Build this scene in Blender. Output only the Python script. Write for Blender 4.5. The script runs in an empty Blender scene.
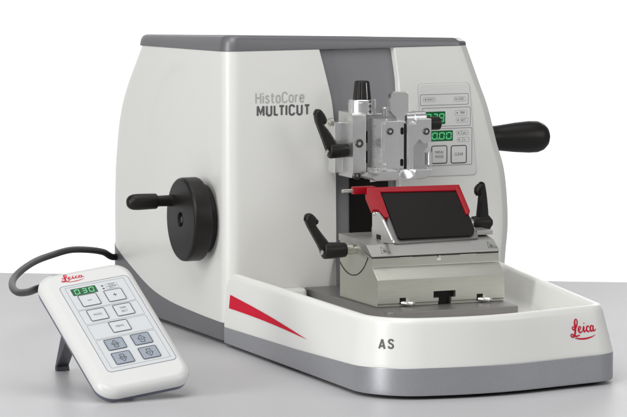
import bpy, bmesh, math, random
from mathutils import Vector, Matrix
from math import sin, cos, tan, pi, radians, sqrt, atan2, hypot
random.seed(7)
S = 0.01                       # all lengths below are centimetres
sc = bpy.context.scene
COL = sc.collection
V = Vector

# ------------------------------------------------------------------ camera
FPX = 3860.0
yaw = radians(22.5); pitch = math.atan(408 / FPX)
Fw = V((sin(yaw) * cos(pitch), cos(yaw) * cos(pitch), -sin(pitch)))
Rt = V((cos(yaw), -sin(yaw), 0))
Up = Rt.cross(Fw)
def ray(px, py): return Fw + Rt * ((px - 313.5) / FPX) - Up * ((py - 208.5) / FPX)
EYE = -ray(226, 346) * 392.0
def at(px, py, ax, v):         # the point a sight line meets the plane x|y|z = v (cm)
    d = ray(px, py); i = 'xyz'.index(ax)
    return EYE + d * ((v - EYE[i]) / d[i])
cd = bpy.data.cameras.new('camera'); cam = bpy.data.objects.new('camera', cd); COL.objects.link(cam)
cd.sensor_width = 36; cd.lens = FPX / 627 * 36; cd.clip_start = 0.05; cd.clip_end = 100
M = Matrix((Rt, Up, -Fw)).transposed().to_4x4(); M.translation = EYE * S
cam.matrix_world = M; sc.camera = cam

# ------------------------------------------------------------------ materials
def mat(name, col, rough=.5, metal=0, bump=0, bscale=400, var=0, vscale=8, emit=None, estr=0, stretch=None, coat=0, rvar=0, spec=None):
    m = bpy.data.materials.new(name); m.use_nodes = True
    nt = m.node_tree; b = nt.nodes['Principled BSDF']
    b.inputs['Base Color'].default_value = (*col, 1)
    b.inputs['Roughness'].default_value = rough
    b.inputs['Metallic'].default_value = metal
    if spec is not None: b.inputs['Specular IOR Level'].default_value = spec
    if coat: b.inputs['Coat Weight'].default_value = coat; b.inputs['Coat Roughness'].default_value = .34
    tc = nt.nodes.new('ShaderNodeTexCoord')
    def noise(scale, st=None, detail=3):
        n = nt.nodes.new('ShaderNodeTexNoise'); n.inputs['Scale'].default_value = scale; n.inputs['Detail'].default_value = detail
        if st:
            mp = nt.nodes.new('ShaderNodeMapping'); mp.inputs['Scale'].default_value = st
            nt.links.new(tc.outputs['Object'], mp.inputs['Vector']); nt.links.new(mp.outputs[0], n.inputs['Vector'])
        else: nt.links.new(tc.outputs['Object'], n.inputs['Vector'])
        return n
    if bump:
        n = noise(bscale, stretch); bp = nt.nodes.new('ShaderNodeBump')
        bp.inputs['Strength'].default_value = bump; bp.inputs['Distance'].default_value = 0.0004
        nt.links.new(n.outputs['Fac'], bp.inputs['Height']); nt.links.new(bp.outputs[0], b.inputs['Normal'])
    if var:
        n = noise(vscale, stretch, 5); r = nt.nodes.new('ShaderNodeValToRGB')
        r.color_ramp.elements[0].position = .3; r.color_ramp.elements[1].position = .7
        r.color_ramp.elements[0].color = (*[c * (1 - var) for c in col], 1)
        r.color_ramp.elements[1].color = (*[min(1, c * (1 + var)) for c in col], 1)
        nt.links.new(n.outputs['Fac'], r.inputs[0]); nt.links.new(r.outputs[0], b.inputs['Base Color'])
    if rvar:
        n = noise(vscale * 1.7, stretch, 4); mr = nt.nodes.new('ShaderNodeMapRange')
        mr.inputs['To Min'].default_value = rough - rvar; mr.inputs['To Max'].default_value = rough + rvar
        nt.links.new(n.outputs['Fac'], mr.inputs[0]); nt.links.new(mr.outputs[0], b.inputs['Roughness'])
    if emit:
        b.inputs['Emission Color'].default_value = (*emit, 1); b.inputs['Emission Strength'].default_value = estr
    return m
WHITE = mat('white_enamel', (.77, .767, .735), .36, coat=.55, bump=.05, bscale=900, var=.012, vscale=6, rvar=.04)
TRAYW = mat('white_moulded_plastic', (.80, .798, .77), .32, bump=.03, bscale=700, var=.01, vscale=7)
REMW = mat('white_remote_plastic', (.67, .67, .66), .33, bump=.03, bscale=900)
PANEL = mat('keypad_foil', (.70, .705, .69), .45, bump=.03, bscale=1500)
REMPANEL = mat('remote_foil', (.62, .64, .66), .45, bump=.03, bscale=1500)
GREY = mat('grey_paint', (.165, .165, .175), .38, metal=.25, bump=.12, bscale=1600, var=.03, vscale=12)
COLUMN = mat('grey_column_paint', (.27, .27, .285), .42, metal=.25, bump=.1, bscale=1600)
SILVER = mat('silver_metallic_paint', (.37, .375, .395), .34, metal=.55, bump=.12, bscale=2200, var=.03, vscale=300)
BLACK = mat('black_plastic', (.009, .0078, .007), .40, spec=.34, bump=.3, bscale=1500, rvar=.05)
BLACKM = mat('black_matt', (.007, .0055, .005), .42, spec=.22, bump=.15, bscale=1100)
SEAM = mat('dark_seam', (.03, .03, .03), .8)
COVER = mat('satin_steel_cover', (.47, .465, .45), .44, metal=.85, bump=.12, bscale=260, stretch=(1, 14, 14), var=.03, vscale=60)
RUBBER = mat('black_cable_rubber', (.006, .006, .0062), .42, spec=.22, bump=.08, bscale=500)
ALU = mat('satin_aluminium', (.76, .76, .755), .29, metal=.96, bump=.1, bscale=260, stretch=(1, 14, 14), var=.012, vscale=60, rvar=.015)
ALUF = mat('bright_aluminium', (.84, .84, .84), .27, metal=.97, bump=.06, bscale=300)
NICKEL = mat('nickel_plated_steel', (.56, .555, .50), .34, metal=.92, bump=.16, bscale=240, stretch=(1, 12, 12), var=.04, vscale=40, rvar=.06)
STEELPLATE = mat('grey_anodised_plate', (.25, .24, .235), .40, metal=.7, bump=.14, bscale=300, stretch=(1, 10, 10), var=.04, vscale=50)
CHROME = mat('chrome', (.8, .78, .74), .14, metal=1)
STEEL = mat('dark_steel', (.10, .095, .09), .35, metal=.8)
RED = mat('red_enamel', (.33, .003, .012), .30, spec=.35, bump=.06, bscale=700)
REDPRINT = mat('red_print', (.62, .006, .032), .5, spec=.1)
GREYPRINT = mat('grey_print', (.10, .105, .105), .5)
PALEPRINT = mat('pale_grey_print', (.43, .44, .435), .5)
INK = mat('black_print', (.035, .037, .04), .5)
KEYGREY = mat('blue_grey_key', (.30, .34, .40), .45)
REMDARK = mat('slate_plastic', (.15, .16, .21), .42, bump=.08, bscale=900)
STAND = mat('dark_slate_plastic', (.022, .025, .035), .42, bump=.08, bscale=900)
LCD = mat('green_display', (.002, .025, .008), .3, spec=.25, emit=(.003, .06, .018), estr=1)
LED = mat('lit_segment', (.1, .5, .2), .3, emit=(.11, .40, .19), estr=.6)
TABLEM = mat('pale_grey_laminate', (.53, .53, .54), .42, spec=.16, bump=.02, bscale=350, var=.015, vscale=3, rvar=.03)
BACK = mat('white_backdrop_paper', (.86, .86, .86), .9)

# ------------------------------------------------------------------ helpers
BASE = {}
def thing(name, label, cat, base, group=None):
    o = bpy.data.objects.new(name, None); COL.objects.link(o)
    o.empty_display_size = .02; o.location = V(base) * S
    o['label'] = label; o['category'] = cat
    if group: o['group'] = group
    BASE[o.name] = V(base); return o
def root_of(o):
    while o.parent: o = o.parent
    return o
def obj(name, bm, m, parent=None, smooth=35, kind=None):
    """one mesh object out of a bmesh in world centimetres"""
    b = BASE[root_of(parent).name] if parent else V((0, 0, 0))
    if not parent:
        zs = [v.co for v in bm.verts]
        lo = V((min(c.x for c in zs), min(c.y for c in zs), min(c.z for c in zs))); hi = V((max(c.x for c in zs), max(c.y for c in zs), max(c.z for c in zs)))
        b = V(((lo.x + hi.x) / 2, (lo.y + hi.y) / 2, lo.z))
    for v in bm.verts: v.co = (v.co - b) * S
    bmesh.ops.recalc_face_normals(bm, faces=bm.faces)
    me = bpy.data.meshes.new(name); bm.to_mesh(me); bm.free()
    me.materials.append(m)
    if smooth:
        for p in me.polygons: p.use_smooth = True
        me.set_sharp_from_angle(angle=radians(smooth))
    o = bpy.data.objects.new(name, me); COL.objects.link(o)
    if smooth and len(me.polygons) < 4000:
        wn = o.modifiers.new('weighted', 'WEIGHTED_NORMAL'); wn.keep_sharp = True; wn.weight = 90
    if parent: o.parent = parent
    else: o.location = b * S; BASE[o.name] = b
    if kind: o['kind'] = kind
    return o
def NB(): return bmesh.new()
def carve(o, bm, parent):
    """cut the solid in bm (world cm) out of mesh object o"""
    b = BASE[root_of(o).name]
    for v in bm.verts: v.co = (v.co - b) * S
    bmesh.ops.recalc_face_normals(bm, faces=bm.faces)
    me = bpy.data.meshes.new('cutter'); bm.to_mesh(me); bm.free(); c = bpy.data.objects.new('cutter', me); COL.objects.link(c); c.location = b * S
    md = o.modifiers.new('cut', 'BOOLEAN'); md.operation = 'DIFFERENCE'; md.object = c; md.solver = 'EXACT'
    o.modifiers.move(len(o.modifiers) - 1, 0)
    bpy.context.view_layer.update()
    wn = [m for m in o.modifiers if m.type == 'WEIGHTED_NORMAL']
    for m in wn: m.show_viewport = False
    dg = bpy.context.evaluated_depsgraph_get(); new = bpy.data.meshes.new_from_object(o.evaluated_get(dg))
    o.modifiers.remove(md); old = o.data; o.data = new; new.name = old.name
    for m in wn: m.show_viewport = True
    new.set_sharp_from_angle(angle=radians(25))
    bpy.data.objects.remove(c); bpy.data.meshes.remove(me)
def frame(o, u, v):
    u = V(u).normalized(); n = u.cross(V(v)).normalized(); v = n.cross(u)
    m = Matrix((u, v, n)).transposed().to_4x4(); m.translation = V(o); return m
def box(bm, lo, hi, bev=0, seg=2, m=None):
    t = bmesh.new()
    bmesh.ops.create_cube(t, size=1)
    for v in t.verts:
        v.co = V([lo[i] + (v.co[i] + .5) * (hi[i] - lo[i]) for i in range(3)])
    if bev: bmesh.ops.bevel(t, geom=t.edges[:], offset=bev, segments=seg, profile=.5, affect='EDGES')
    merge(bm, t, m)
def merge(bm, t, m=None):
    if m is not None: bmesh.ops.transform(t, matrix=m, verts=t.verts)
    mp = {}
    for v in t.verts: mp[v] = bm.verts.new(v.co)
    for f in t.faces:
        try: bm.faces.new([mp[v] for v in f.verts])
        except ValueError: pass
    t.free()
def prism(bm, pts, d, bev=0, seg=2, m=None):
    """planar polygon pts (3D) swept along vector d"""
    t = bmesh.new(); d = V(d)
    a = [t.verts.new(V(p)) for p in pts]; b = [t.verts.new(V(p) + d) for p in pts]
    t.faces.new(a); t.faces.new(b[::-1]); n = len(a)
    for i in range(n): t.faces.new((a[i], b[i], b[(i + 1) % n], a[(i + 1) % n]))
    bmesh.ops.recalc_face_normals(t, faces=t.faces)
    if bev: bmesh.ops.bevel(t, geom=t.edges[:], offset=bev, segments=seg, profile=.5, affect='EDGES')
    merge(bm, t, m)
def rings(bm, rs, close=True, cap0=True, cap1=True):
    """loft through rings of equal length"""
    vs = [[bm.verts.new(V(p)) for p in r] for r in rs]; n = len(rs[0])
    for a, b in zip(vs, vs[1:]):
        for i in range(n if close else n - 1):
            bm.faces.new((a[i], a[(i + 1) % n], b[(i + 1) % n], b[i]))
    if close and cap0: bm.faces.new(vs[0][::-1])
    if close and cap1: bm.faces.new(vs[-1])
    return vs
def perp(d):
    d = V(d).normalized(); a = V((0, 0, 1)) if abs(d.z) < .8 else V((0, 1, 0))
    u = d.cross(a).normalized(); return u, d.cross(u).normalized()
def lathe(bm, o, d, prof, seg=48):
    """profile [(distance along d, radius)] turned round the axis"""
    d = V(d).normalized(); u, w = perp(d); o = V(o)
    rings(bm, [[o + d * t + (u * cos(2 * pi * k / seg) + w * sin(2 * pi * k / seg)) * max(r, 1e-4) for k in range(seg)] for t, r in prof])
def tube(bm, pts, rad, seg=14, flat=1.0, side=None):
    pts = [V(p) for p in pts]; n = len(pts)
    if not hasattr(rad, '__len__'): rad = [rad] * n
    rs = []; pu = None
    for i, p in enumerate(pts):
        d = (pts[min(i + 1, n - 1)] - pts[max(i - 1, 0)]).normalized()
        if side is not None: u = (V(side) - d * d.dot(V(side))).normalized()
        elif pu is None: u = perp(d)[0]
        else: u = (pu - d * d.dot(pu)).normalized()
        pu = u; w = d.cross(u)
        rs.append([p + (u * cos(2 * pi * k / seg) + w * sin(2 * pi * k / seg) * flat) * rad[i] for k in range(seg)])
    rings(bm, rs)
def spline(pts, n=12):
    """Catmull-Rom through points (tuples of any length)"""
    P = [tuple(p) for p in pts]; P = [tuple(2 * a - b for a, b in zip(P[0], P[1]))] + P + [tuple(2 * a - b for a, b in zip(P[-1], P[-2]))]
    out = []
    for i in range(1, len(P) - 2):
        for k in range(n):
            t = k / n
            out.append(tuple(.5 * (2 * b + (c - a) * t + (2 * a - 5 * b + 4 * c - d) * t * t + (3 * b - a - 3 * c + d) * t ** 3) for a, b, c, d in zip(P[i - 1], P[i], P[i + 1], P[i + 2])))
    out.append(P[-2]); return out
def interp(x, tab):
    if x <= tab[0][0]: return tab[0][1]
    for (a, b), (c, d) in zip(tab, tab[1:]):
        if x <= c: return b + (d - b) * (x - a) / (c - a)
    return tab[-1][1]
def smooth_tab(tab, n=8): return spline(sorted(tab), n)
def rrect(x0, y0, x1, y1, r, seg=6):
    r = r if hasattr(r, '__len__') else (r,) * 4; out = []
    for (cx, cy, a), rr in zip(((x1, y1, 0), (x0, y1, 90), (x0, y0, 180), (x1, y0, 270)), r):
        sx = 1 if a in (0, 270) else -1; sy = 1 if a in (0, 90) else -1
        for k in range(seg + 1):
            t = radians(a + 90 * k / seg); out.append((cx - sx * rr + rr * cos(t), cy - sy * rr + rr * sin(t)))
    return out
def flat(bm, poly, m, h=0, thick=.01):
    """a thin printed shape on the plane of frame m"""
    prism(bm, [m @ V((x, y, h)) for x, y in poly], m.to_3x3() @ V((0, 0, thick)))
def outline(bm, poly, w, m, h=0, thick=.01):
    """closed line of width w along a convex polygon"""
    n = len(poly); cx = sum(p[0] for p in poly) / n; cy = sum(p[1] for p in poly) / n
    a, b = [], []
    for i in range(n):
        p0, p, p1 = V(poly[i - 1]), V(poly[i]), V(poly[(i + 1) % n])
        d = ((p - p0).normalized() + (p1 - p).normalized()).normalized(); nr = V((-d.y, d.x))
        if nr.dot(V((cx, cy)) - p) < 0: nr = -nr
        a.append(p); b.append(p + nr * w)
    va = [[bm.verts.new(m @ V((*q, hh))) for q in r] for hh in (h, h + thick) for r in (a, b)]
    for i in range(n):
        j = (i + 1) % n
        bm.faces.new((va[2][i], va[2][j], va[3][j], va[3][i]))
        bm.faces.new((va[0][i], va[0][j], va[2][j], va[2][i])); bm.faces.new((va[1][i], va[1][j], va[3][j], va[3][i]))
def text(bm, s, size, m, h=0, bold=0, sx=1, align='CENTER', mapper=None, spacing=1):
    cu = bpy.data.curves.new('t', 'FONT'); cu.body = s; cu.size = size; cu.align_x = align; cu.align_y = 'CENTER'
    cu.offset = bold; cu.space_character = spacing; cu.resolution_u = 4
    o = bpy.data.objects.new('t', cu); COL.objects.link(o)
    dg = bpy.context.evaluated_depsgraph_get(); me = o.evaluated_get(dg).to_mesh()
    t = bmesh.new(); t.from_mesh(me)
    bpy.data.objects.remove(o); bpy.data.curves.remove(cu)
    for v in t.verts:
        x, y = v.co.x * sx, v.co.y
        v.co = mapper(x, y) if mapper else m @ V((x, y, h))
    merge(bm, t)
def ribbon(bm, pts, mapper, lift=0):
    """pen stroke: pts (x, y, width)"""
    P = spline(pts, 8); L, Rr = [], []
    for i, (x, y, w) in enumerate(P):
        a, b = P[max(i - 1, 0)], P[min(i + 1, len(P) - 1)]
        d = V((b[0] - a[0], b[1] - a[1])); d = d.normalized() if d.length else V((1, 0))
        h = lift + i * .0003; L.append(bm.verts.new(mapper(x - d.y * w / 2, y + d.x * w / 2, h))); Rr.append(bm.verts.new(mapper(x + d.y * w / 2, y - d.x * w / 2, h)))
    for i in range(len(P) - 1): bm.faces.new((L[i], L[i + 1], Rr[i + 1], Rr[i]))
SCRIPT = [  # handwritten word, about 6.6 wide and 3.8 high
    [(.9, 1.9, .16), (.55, 2.0, .2), (.45, 1.65, .25), (.95, 1.5, .3), (1.55, 2.2, .3), (1.75, 3.0, .26), (1.45, 3.3, .2), (1.15, 2.9, .34), (1.1, 1.9, .42), (1.0, 1.0, .40), (.65, .35, .3), (.2, .2, .26), (-.1, .5, .24), (.15, .75, .2), (.6, .5, .26), (1.2, .28, .3), (2.0, .45, .16)],
    [(1.75, 1.25, .16), (2.2, 1.4, .2), (2.45, 1.75, .2), (2.15, 1.95, .22), (1.85, 1.55, .36), (1.95, 1.0, .34), (2.4, .9, .22), (2.85, 1.25, .14)],
    [(2.85, 1.3, .14), (3.15, 1.85, .34), (3.05, 1.25, .36), (3.2, .92, .26), (3.6, 1.2, .14)],
    [(3.28, 2.35, .26), (3.34, 2.5, .26)],
    [(4.4, 1.65, .22), (4.15, 1.9, .22), (3.8, 1.6, .32), (3.8, 1.1, .34), (4.15, .88, .24), (4.6, 1.15, .14)],
    [(5.3, 1.75, .2), (4.95, 1.9, .24), (4.65, 1.5, .34), (4.75, 1.0, .32), (5.05, .95, .2), (5.35, 1.5, .18)],
    [(5.42, 1.9, .3), (5.3, 1.2, .34), (5.5, .92, .26), (6.0, 1.25, .1)],
    [(.75, .02, .1), (1.7, -.22, .26), (3.2, -.3, .30), (4.6, -.12, .22), (5.7, .22, .06)]]
def arc(cx, cy, rx, ry, a0, a1, n=14):
    return [(cx + rx * cos(radians(a0 + (a1 - a0) * k / n)), cy + ry * sin(radians(a0 + (a1 - a0) * k / n))) for k in range(n + 1)]
GLYPH = {
 'H': (.52, [[(0, 0), (0, 1)], [(.52, 0), (.52, 1)], [(0, .52), (.52, .52)]]),
 'i': (.0, [[(0, 0), (0, .72)], [(0, .87), (0, 1.0)]]),
 's': (.36, [spline([(.35, .57), (.28, .68), (.17, .71), (.05, .64), (.03, .52), (.12, .42), (.25, .34), (.36, .24), (.34, .09), (.2, .01), (.08, .03), (.0, .14)], 4)]),
 't': (.28, [[(.1, .95), (.1, .2)] + arc(.26, .18, .16, .16, 180, 270, 6) + [(.3, .02)], [(-.02, .68), (.3, .68)]]),
 'o': (.42, [arc(.21, .5, .21, .21, 0, 180) + arc(.21, .22, .21, .21, 180, 360) + [(.42, .5)]]),
 'C': (.5, [arc(.26, .75, .26, .25, 5, 180) + arc(.26, .25, .26, .25, 180, 355)]),
 'r': (.24, [[(0, 0), (0, .72)], [(0, .48)] + arc(.22, .5, .2, .2, 165, 80, 7)]),
 'e': (.42, [[(.02, .37), (.41, .37)] + arc(.21, .5, .21, .21, 0, 180) + arc(.21, .22, .21, .21, 180, 330)]),
 'M': (.66, [[(0, 0), (0, 1)], [(.03, 1), (.33, .22), (.63, 1)], [(.66, 0), (.66, 1)]]),
 'U': (.5, [[(0, 1), (0, .25)] + arc(.25, .25, .25, .25, 180, 360) + [(.5, 1)]]),
 'L': (.20, [[(0, 1), (0, .0)], [(0, .05), (.36, .05)]]),
 'T': (.40, [[(.23, 0), (.23, .95)], [(-.03, .95), (.49, .95)]]),
 'I': (.0, [[(0, 0), (0, 1)]]),
 'A': (.56, [[(0, 0), (.27, 1)], [(.56, 0), (.29, 1)], [(.1, .28), (.46, .28)]]),
 'S': (.5, [spline([(.48, .78), (.42, .92), (.25, .98), (.08, .91), (.03, .75), (.12, .6), (.27, .52), (.42, .42), (.49, .26), (.42, .08), (.25, .02), (.08, .08), (.01, .24)], 5)])}
def strokes(bm, word, w, gap, mapper=None):
    """stencil-drawn sans letters of cap height 1 with pen width w"""
    x = 0; lay = 0
    for ch in word:
        adv, st = GLYPH[ch]
        for pts in st:
            lay = (lay + 1) % 5; mapper = lambda x, y, h=lay * .003: V((x, y, h))     # crossing strokes lie on one another
            P = [V((x + a, b)) for a, b in pts]; L, Q = [], []
            for i, p in enumerate(P):
                d0 = (p - P[i - 1]).normalized() if i else (P[1] - p).normalized(); d1 = (P[i + 1] - p).normalized() if i < len(P) - 1 else d0
                n = V((-(d0 + d1).y, (d0 + d1).x)).normalized(); k = w / 2 / max(.5, n.dot(V((-d0.y, d0.x))))
                L.append(bm.verts.new(mapper(*(p + n * k)))); Q.append(bm.verts.new(mapper(*(p - n * k))))
            for i in range(len(P) - 1): bm.faces.new((L[i], L[i + 1], Q[i + 1], Q[i]))
        x += adv + gap
def seg7(bm, ch, x, y, w, h, m, hh):
    """one seven-segment figure"""
    on = {'0': 'abcdef', '1': 'bc', '2': 'abged', '3': 'abgcd', '4': 'fgbc', '7': 'abc', '9': 'abcdfg'}[ch]
    t = w * .17; sl = lambda yy: (yy - y) * .08
    def seg(x0, y0, x1, y1): flat(bm, [(x0 + sl(y0), y0), (x1 + sl(y0), y0), (x1 + sl(y1), y1), (x0 + sl(y1), y1)], m, hh, .006)
    g = t * .35; md = y + h / 2
    R_ = {'a': (x + t + g, y + h - t, x + w - t - g, y + h), 'd': (x + t + g, y, x + w - t - g, y + t), 'g': (x + t + g, md - t / 2, x + w - t - g, md + t / 2),
          'f': (x, md + g, x + t, y + h - g), 'b': (x + w - t, md + g, x + w, y + h - g), 'e': (x, y + g, x + t, md - g), 'c': (x + w - t, y + g, x + w, md - g)}
    for c in on: seg(*R_[c])

# ================================================================== setting
A, B = V((-2.29, 67.39)), V((61.58, 31.2)); dv = (B - A).normalized(); nv = V((-dv.y, dv.x))
if nv.y < 0: nv = -nv
bm = NB()
c0, c1 = A - dv * 130, B + dv * 120
prism(bm, [(*c0, -3), (*c1, -3), (*(c1 - nv * 230), -3), (*(c0 - nv * 230), -3)], (0, 0, 3), .15, 3)
obj('table', bm, TABLEM, kind='structure')
bm = NB()
fy = V((sin(yaw), cos(yaw), 0)); rx = V((cos(yaw), -sin(yaw), 0)); bc = fy * 520 + V((10, 0, 0))
prof = [(0, 330), (0, 60), (0, -40)] + [(-60 * sin(radians(a)) , -40 - 0 * a) for a in ()]
pts = [(0, 300), (0, -30)] + [(-50 * (1 - cos(radians(a))), -30 - 50 * sin(radians(a))) for a in range(10, 91, 10)] + [(-160, -80)]
rings(bm, [[bc + rx * x + fy * d + V((0, 0, z)) for d, z in pts] for x in (-620, -400, -200, 0, 260)], close=False)  # unseen left stretch is added to reflect light onto left-facing metal
obj('backdrop', bm, BACK, kind='structure', smooth=60)

# ================================================================== microtome
mt = thing('rotary_microtome', 'large white and grey laboratory microtome with black handwheels and a green-lit control panel', 'microtome', (15, 15, 0))
X1 = smooth_tab([(0, 31.5), (7, 31.8), (10.5, 32.1), (13.7, 32.0), (16.8, 31.6), (19.5, 30.75), (23.1, 29.75), (25.8, 28.7), (29.4, 27.3), (31.5, 26.5)])
Y1 = smooth_tab([(0, 35.9), (7.3, 35.9), (12, 35.7), (14, 35.45), (16, 35.1), (18, 34.7), (20, 34.1), (22, 33.25), (24, 32.0), (26, 30.4), (28, 28.55), (30, 26.6), (32, 24.6)])
ZB = smooth_tab([(-1, 2.25), (0, 2.25), (8, 2.35), (16.3, 2.65), (22.4, 3.4), (28.7, 5.1), (33.2, 6.6), (36, 7.6)])
ZT = lambda y: 29.9 - .033 * y
XL = smooth_tab([(2, 12.5), (5, 12.5), (14.4, 12.35), (19.6, 12.3), (23.7, 11.95), (26.2, 11.4), (29.6, 10.45), (31, 10.0)])
XR = smooth_tab([(2, 19.1), (14, 19.1), (20, 19.1), (25.3, 19.0), (27, 18.85), (29.5, 18.45), (31, 18.1)])
LIP = smooth_tab([(2, 1.5), (5, 1.35), (7, 1.0), (9, .5), (11, .28), (31, .22)])
def plan(x0, y0, x1, y1, z=None, off=0, front=None, r=(1.5, 1.2, 3, 3)):
    """outline of the housing, starting at the front left corner: front, right, back, left"""
    x0 -= off; y0 -= off; x1 += off; y1 += off; rl, rr, rb, rk = r; out = []
    fr = front(x0 + rl, x1 - rr) if front else [(x0 + rl + (x1 - rr - x0 - rl) * k / 24, 0) for k in range(25)]
    out += [(x, y0 + d) for x, d in fr]
    for k in range(1, 8): out.append((x1 - rr + rr * interp(k / 8, [(0, 0), (.12, .08), (.25, .17), (.75, .9), (.88, .97), (1, 1)]), y0 + rr * interp(k / 8, [(0, 0), (.12, .03), (.25, .11), (.75, .80), (.88, .9), (1, 1)])))
    out += [(x1, y0 + rr + (y1 - rb - y0 - rr) * k / 12) for k in range(13)]
    for k in range(1, 8): t = radians(90 * k / 8); out.append((x1 - rb + rb * cos(t), y1 - rb + rb * sin(t)))
    out += [(x1 - rb + (x0 + rk - x1 + rb) * k / 12, y1) for k in range(13)]
    for k in range(1, 10): t = radians(90 + 90 * k / 10); out.append((x0 + rk + rk * cos(t), y1 - rk + rk * sin(t)))
    out += [(x0, y1 - rk + (y0 + rl - y1 + rk) * k / 60) for k in range(61)]
    for k in range(1, 10): t = radians(180 + 90 * k / 10); out.append((x0 + rl + rl * cos(t), y0 + rl + rl * sin(t)))
    return out
def relief(y, z):
    """the shallow arched step on the left side round the handwheel"""
    cy, cz, ry, rz = 13.5, 9.0, 11.2, 18.5
    d = (1 - sqrt(((y - cy) / ry) ** 2 + (max(z - cz, 0) / rz) ** 2)) * 12
    s = min(1, max(0, d / .7 + .5)); s = s * s * (3 - 2 * s)
    fade = min(1, max(0, (26 - y) / 12)) * min(1, max(0, (z - 10) / 4))
    return .15 * s * fade
def ss(t): t = min(1, max(0, t)); return t * t * (3 - 2 * t)
bm = NB(); NZ = 84; shell = []
for j in range(NZ + 1):
    t = j / NZ; z0 = 2.2 + t * 27.4
    x1, y1, xl, xr, lip = interp(z0, X1), interp(z0, Y1), interp(z0, XL), interp(z0, XR), interp(z0, LIP)
    def front(a, b):
        q = [(a + (xl - lip - a) * k / 20, 0) for k in range(21)]
        q += [(xl - lip + lip * .15, .03), (xl - lip * .5, .32), (xl, .75), (xl + .02, .85), (xr - .02, .85), (xr, .75), (xr + .12, .12), (xr + .22, 0)]
        return q + [(xr + .4 + (b - xr - .4) * k / 14, 0) for k in range(15)]
    ring = []
    for x, y in plan(0, 0, x1, y1, front=front):
        zb = interp(max(y, 0), ZB); z = zb + t * (ZT(y) - zb)
        xx = x + (relief(y, z) if x < .02 else 0)
        ring.append((xx, y, z))
    shell.append(ring)
rings(bm, shell, cap0=False)
housing = obj('housing', bm, WHITE, mt, smooth=28)
# grey skirt under the housing
bm = NB(); rs = []
base = plan(0, 0, interp(3, X1), interp(4, Y1), off=.05)
for zz, o in ((.35, -.25), (.45, -.05), (.6, 0)): rs.append([(x, y, zz) for x, y in plan(0, 0, interp(3, X1), interp(4, Y1), off=.05 + o)])
rs.append([(x, y, interp(max(y, 0), ZB) - .06) for x, y in base])
rs.append([(x, y, interp(max(y, 0), ZB)) for x, y in plan(0, 0, interp(3, X1), interp(4, Y1), off=0.0)])
rs.append([(x, y, interp(max(y, 0), ZB) + .25) for x, y in plan(0, 0, interp(3, X1), interp(4, Y1), off=-.12)])
rings(bm, rs); obj('skirt', bm, GREY, mt, smooth=40)
for fx, fy_ in ((2.5, 3), (28, 3), (2.5, 30), (28, 30)):
    bm = NB(); lathe(bm, (fx, fy_, 0.0), (0, 0, 1), [(0, 1.1), (.05, 1.2), (.4, 1.2)], 24); obj('rubber_foot', bm, BLACKM, mt)
# grey column in the recess of the front
bm = NB(); rs = []
for j in range(41):
    z = 2.6 + j * (29.75 - 2.6) / 40; xl, xr = interp(z, XL), interp(z, XR)
    rs.append([(xl + .035, .70, z), (xr - .035, .70, z)])
rings(bm, rs, close=False); column = obj('column', bm, COLUMN, mt)
bm = NB(); box(bm, (13.85, .55, 9.6), (18.2, .695, 17.6), .05); obj('guide_opening', bm, BLACKM, column)
# grey tray on the top
bm = NB(); rs = []
zt = lambda x, y: 31.55 - .032 * x - .05 * y
def tring(ins, f):      # f: share of the way up the rim, d: drop below its top
    f, d = f if isinstance(f, tuple) else (f, 0)
    return [(x, y, (ZT(y) + .012) * (1 - f) + zt(x, y) * f - d) for x, y in plan(0, 0, 27.25, 27.5, off=-ins, r=(max(.3, 1.5 - ins * .5), 1.4, 3, 3))]
rs = [tring(.12, 0), tring(-.03, 0), tring(-.05, .08), tring(.02, .5), tring(.14, (1, .28)), tring(.3, (1, .09)), tring(.52, 1), tring(.85, 1), tring(1.0, (1, .06)), tring(1.15, (1, .22)), tring(1.25, .4), tring(1.6, .25)]
rings(bm, rs, cap0=False); obj('top_tray', bm, GREY, mt, smooth=50)
# seam where the housing ends under the top tray
# ---- lettering on the front
fm = frame((0, 0, 0), (1, 0, 0), (0, 0, 1))
fm.translation = V((0, -.012, 0))
def label_front(s, p0, p1, size, m, bold, name):
    a, b = at(*p0, 'y', 0), at(*p1, 'y', 0)
    bm = NB(); strokes(bm, s, size, bold)
    xs = [v.co.x for v in bm.verts]; ys = [v.co.y for v in bm.verts]
    x0, x1, y0, y1 = min(xs), max(xs), min(ys), max(ys)
    for v in bm.verts:
        v.co = V((a.x + (v.co.x - x0) / (x1 - x0) * (b.x - a.x), -.015 - v.co.z, b.z + (v.co.y - y0) / (y1 - y0) * (a.z - b.z)))
    obj(name, bm, m, mt, smooth=0)
label_front('HistoCore', (255.3, 92.5), (304.3, 102.6), .155, PALEPRINT, .29, 'lettering')
label_front('MULTICUT', (256.6, 105.3), (309.3, 115.2), .215, GREYPRINT, .36, 'lettering')
# ---- control panel
pl, pr_ = at(418.5, 84, 'y', 0), at(476, 175.5, 'y', 0)
PX0, PX1, PZ0, PZ1 = 21.25, 27.35, 16.45, 26.05
bm = NB()
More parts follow.
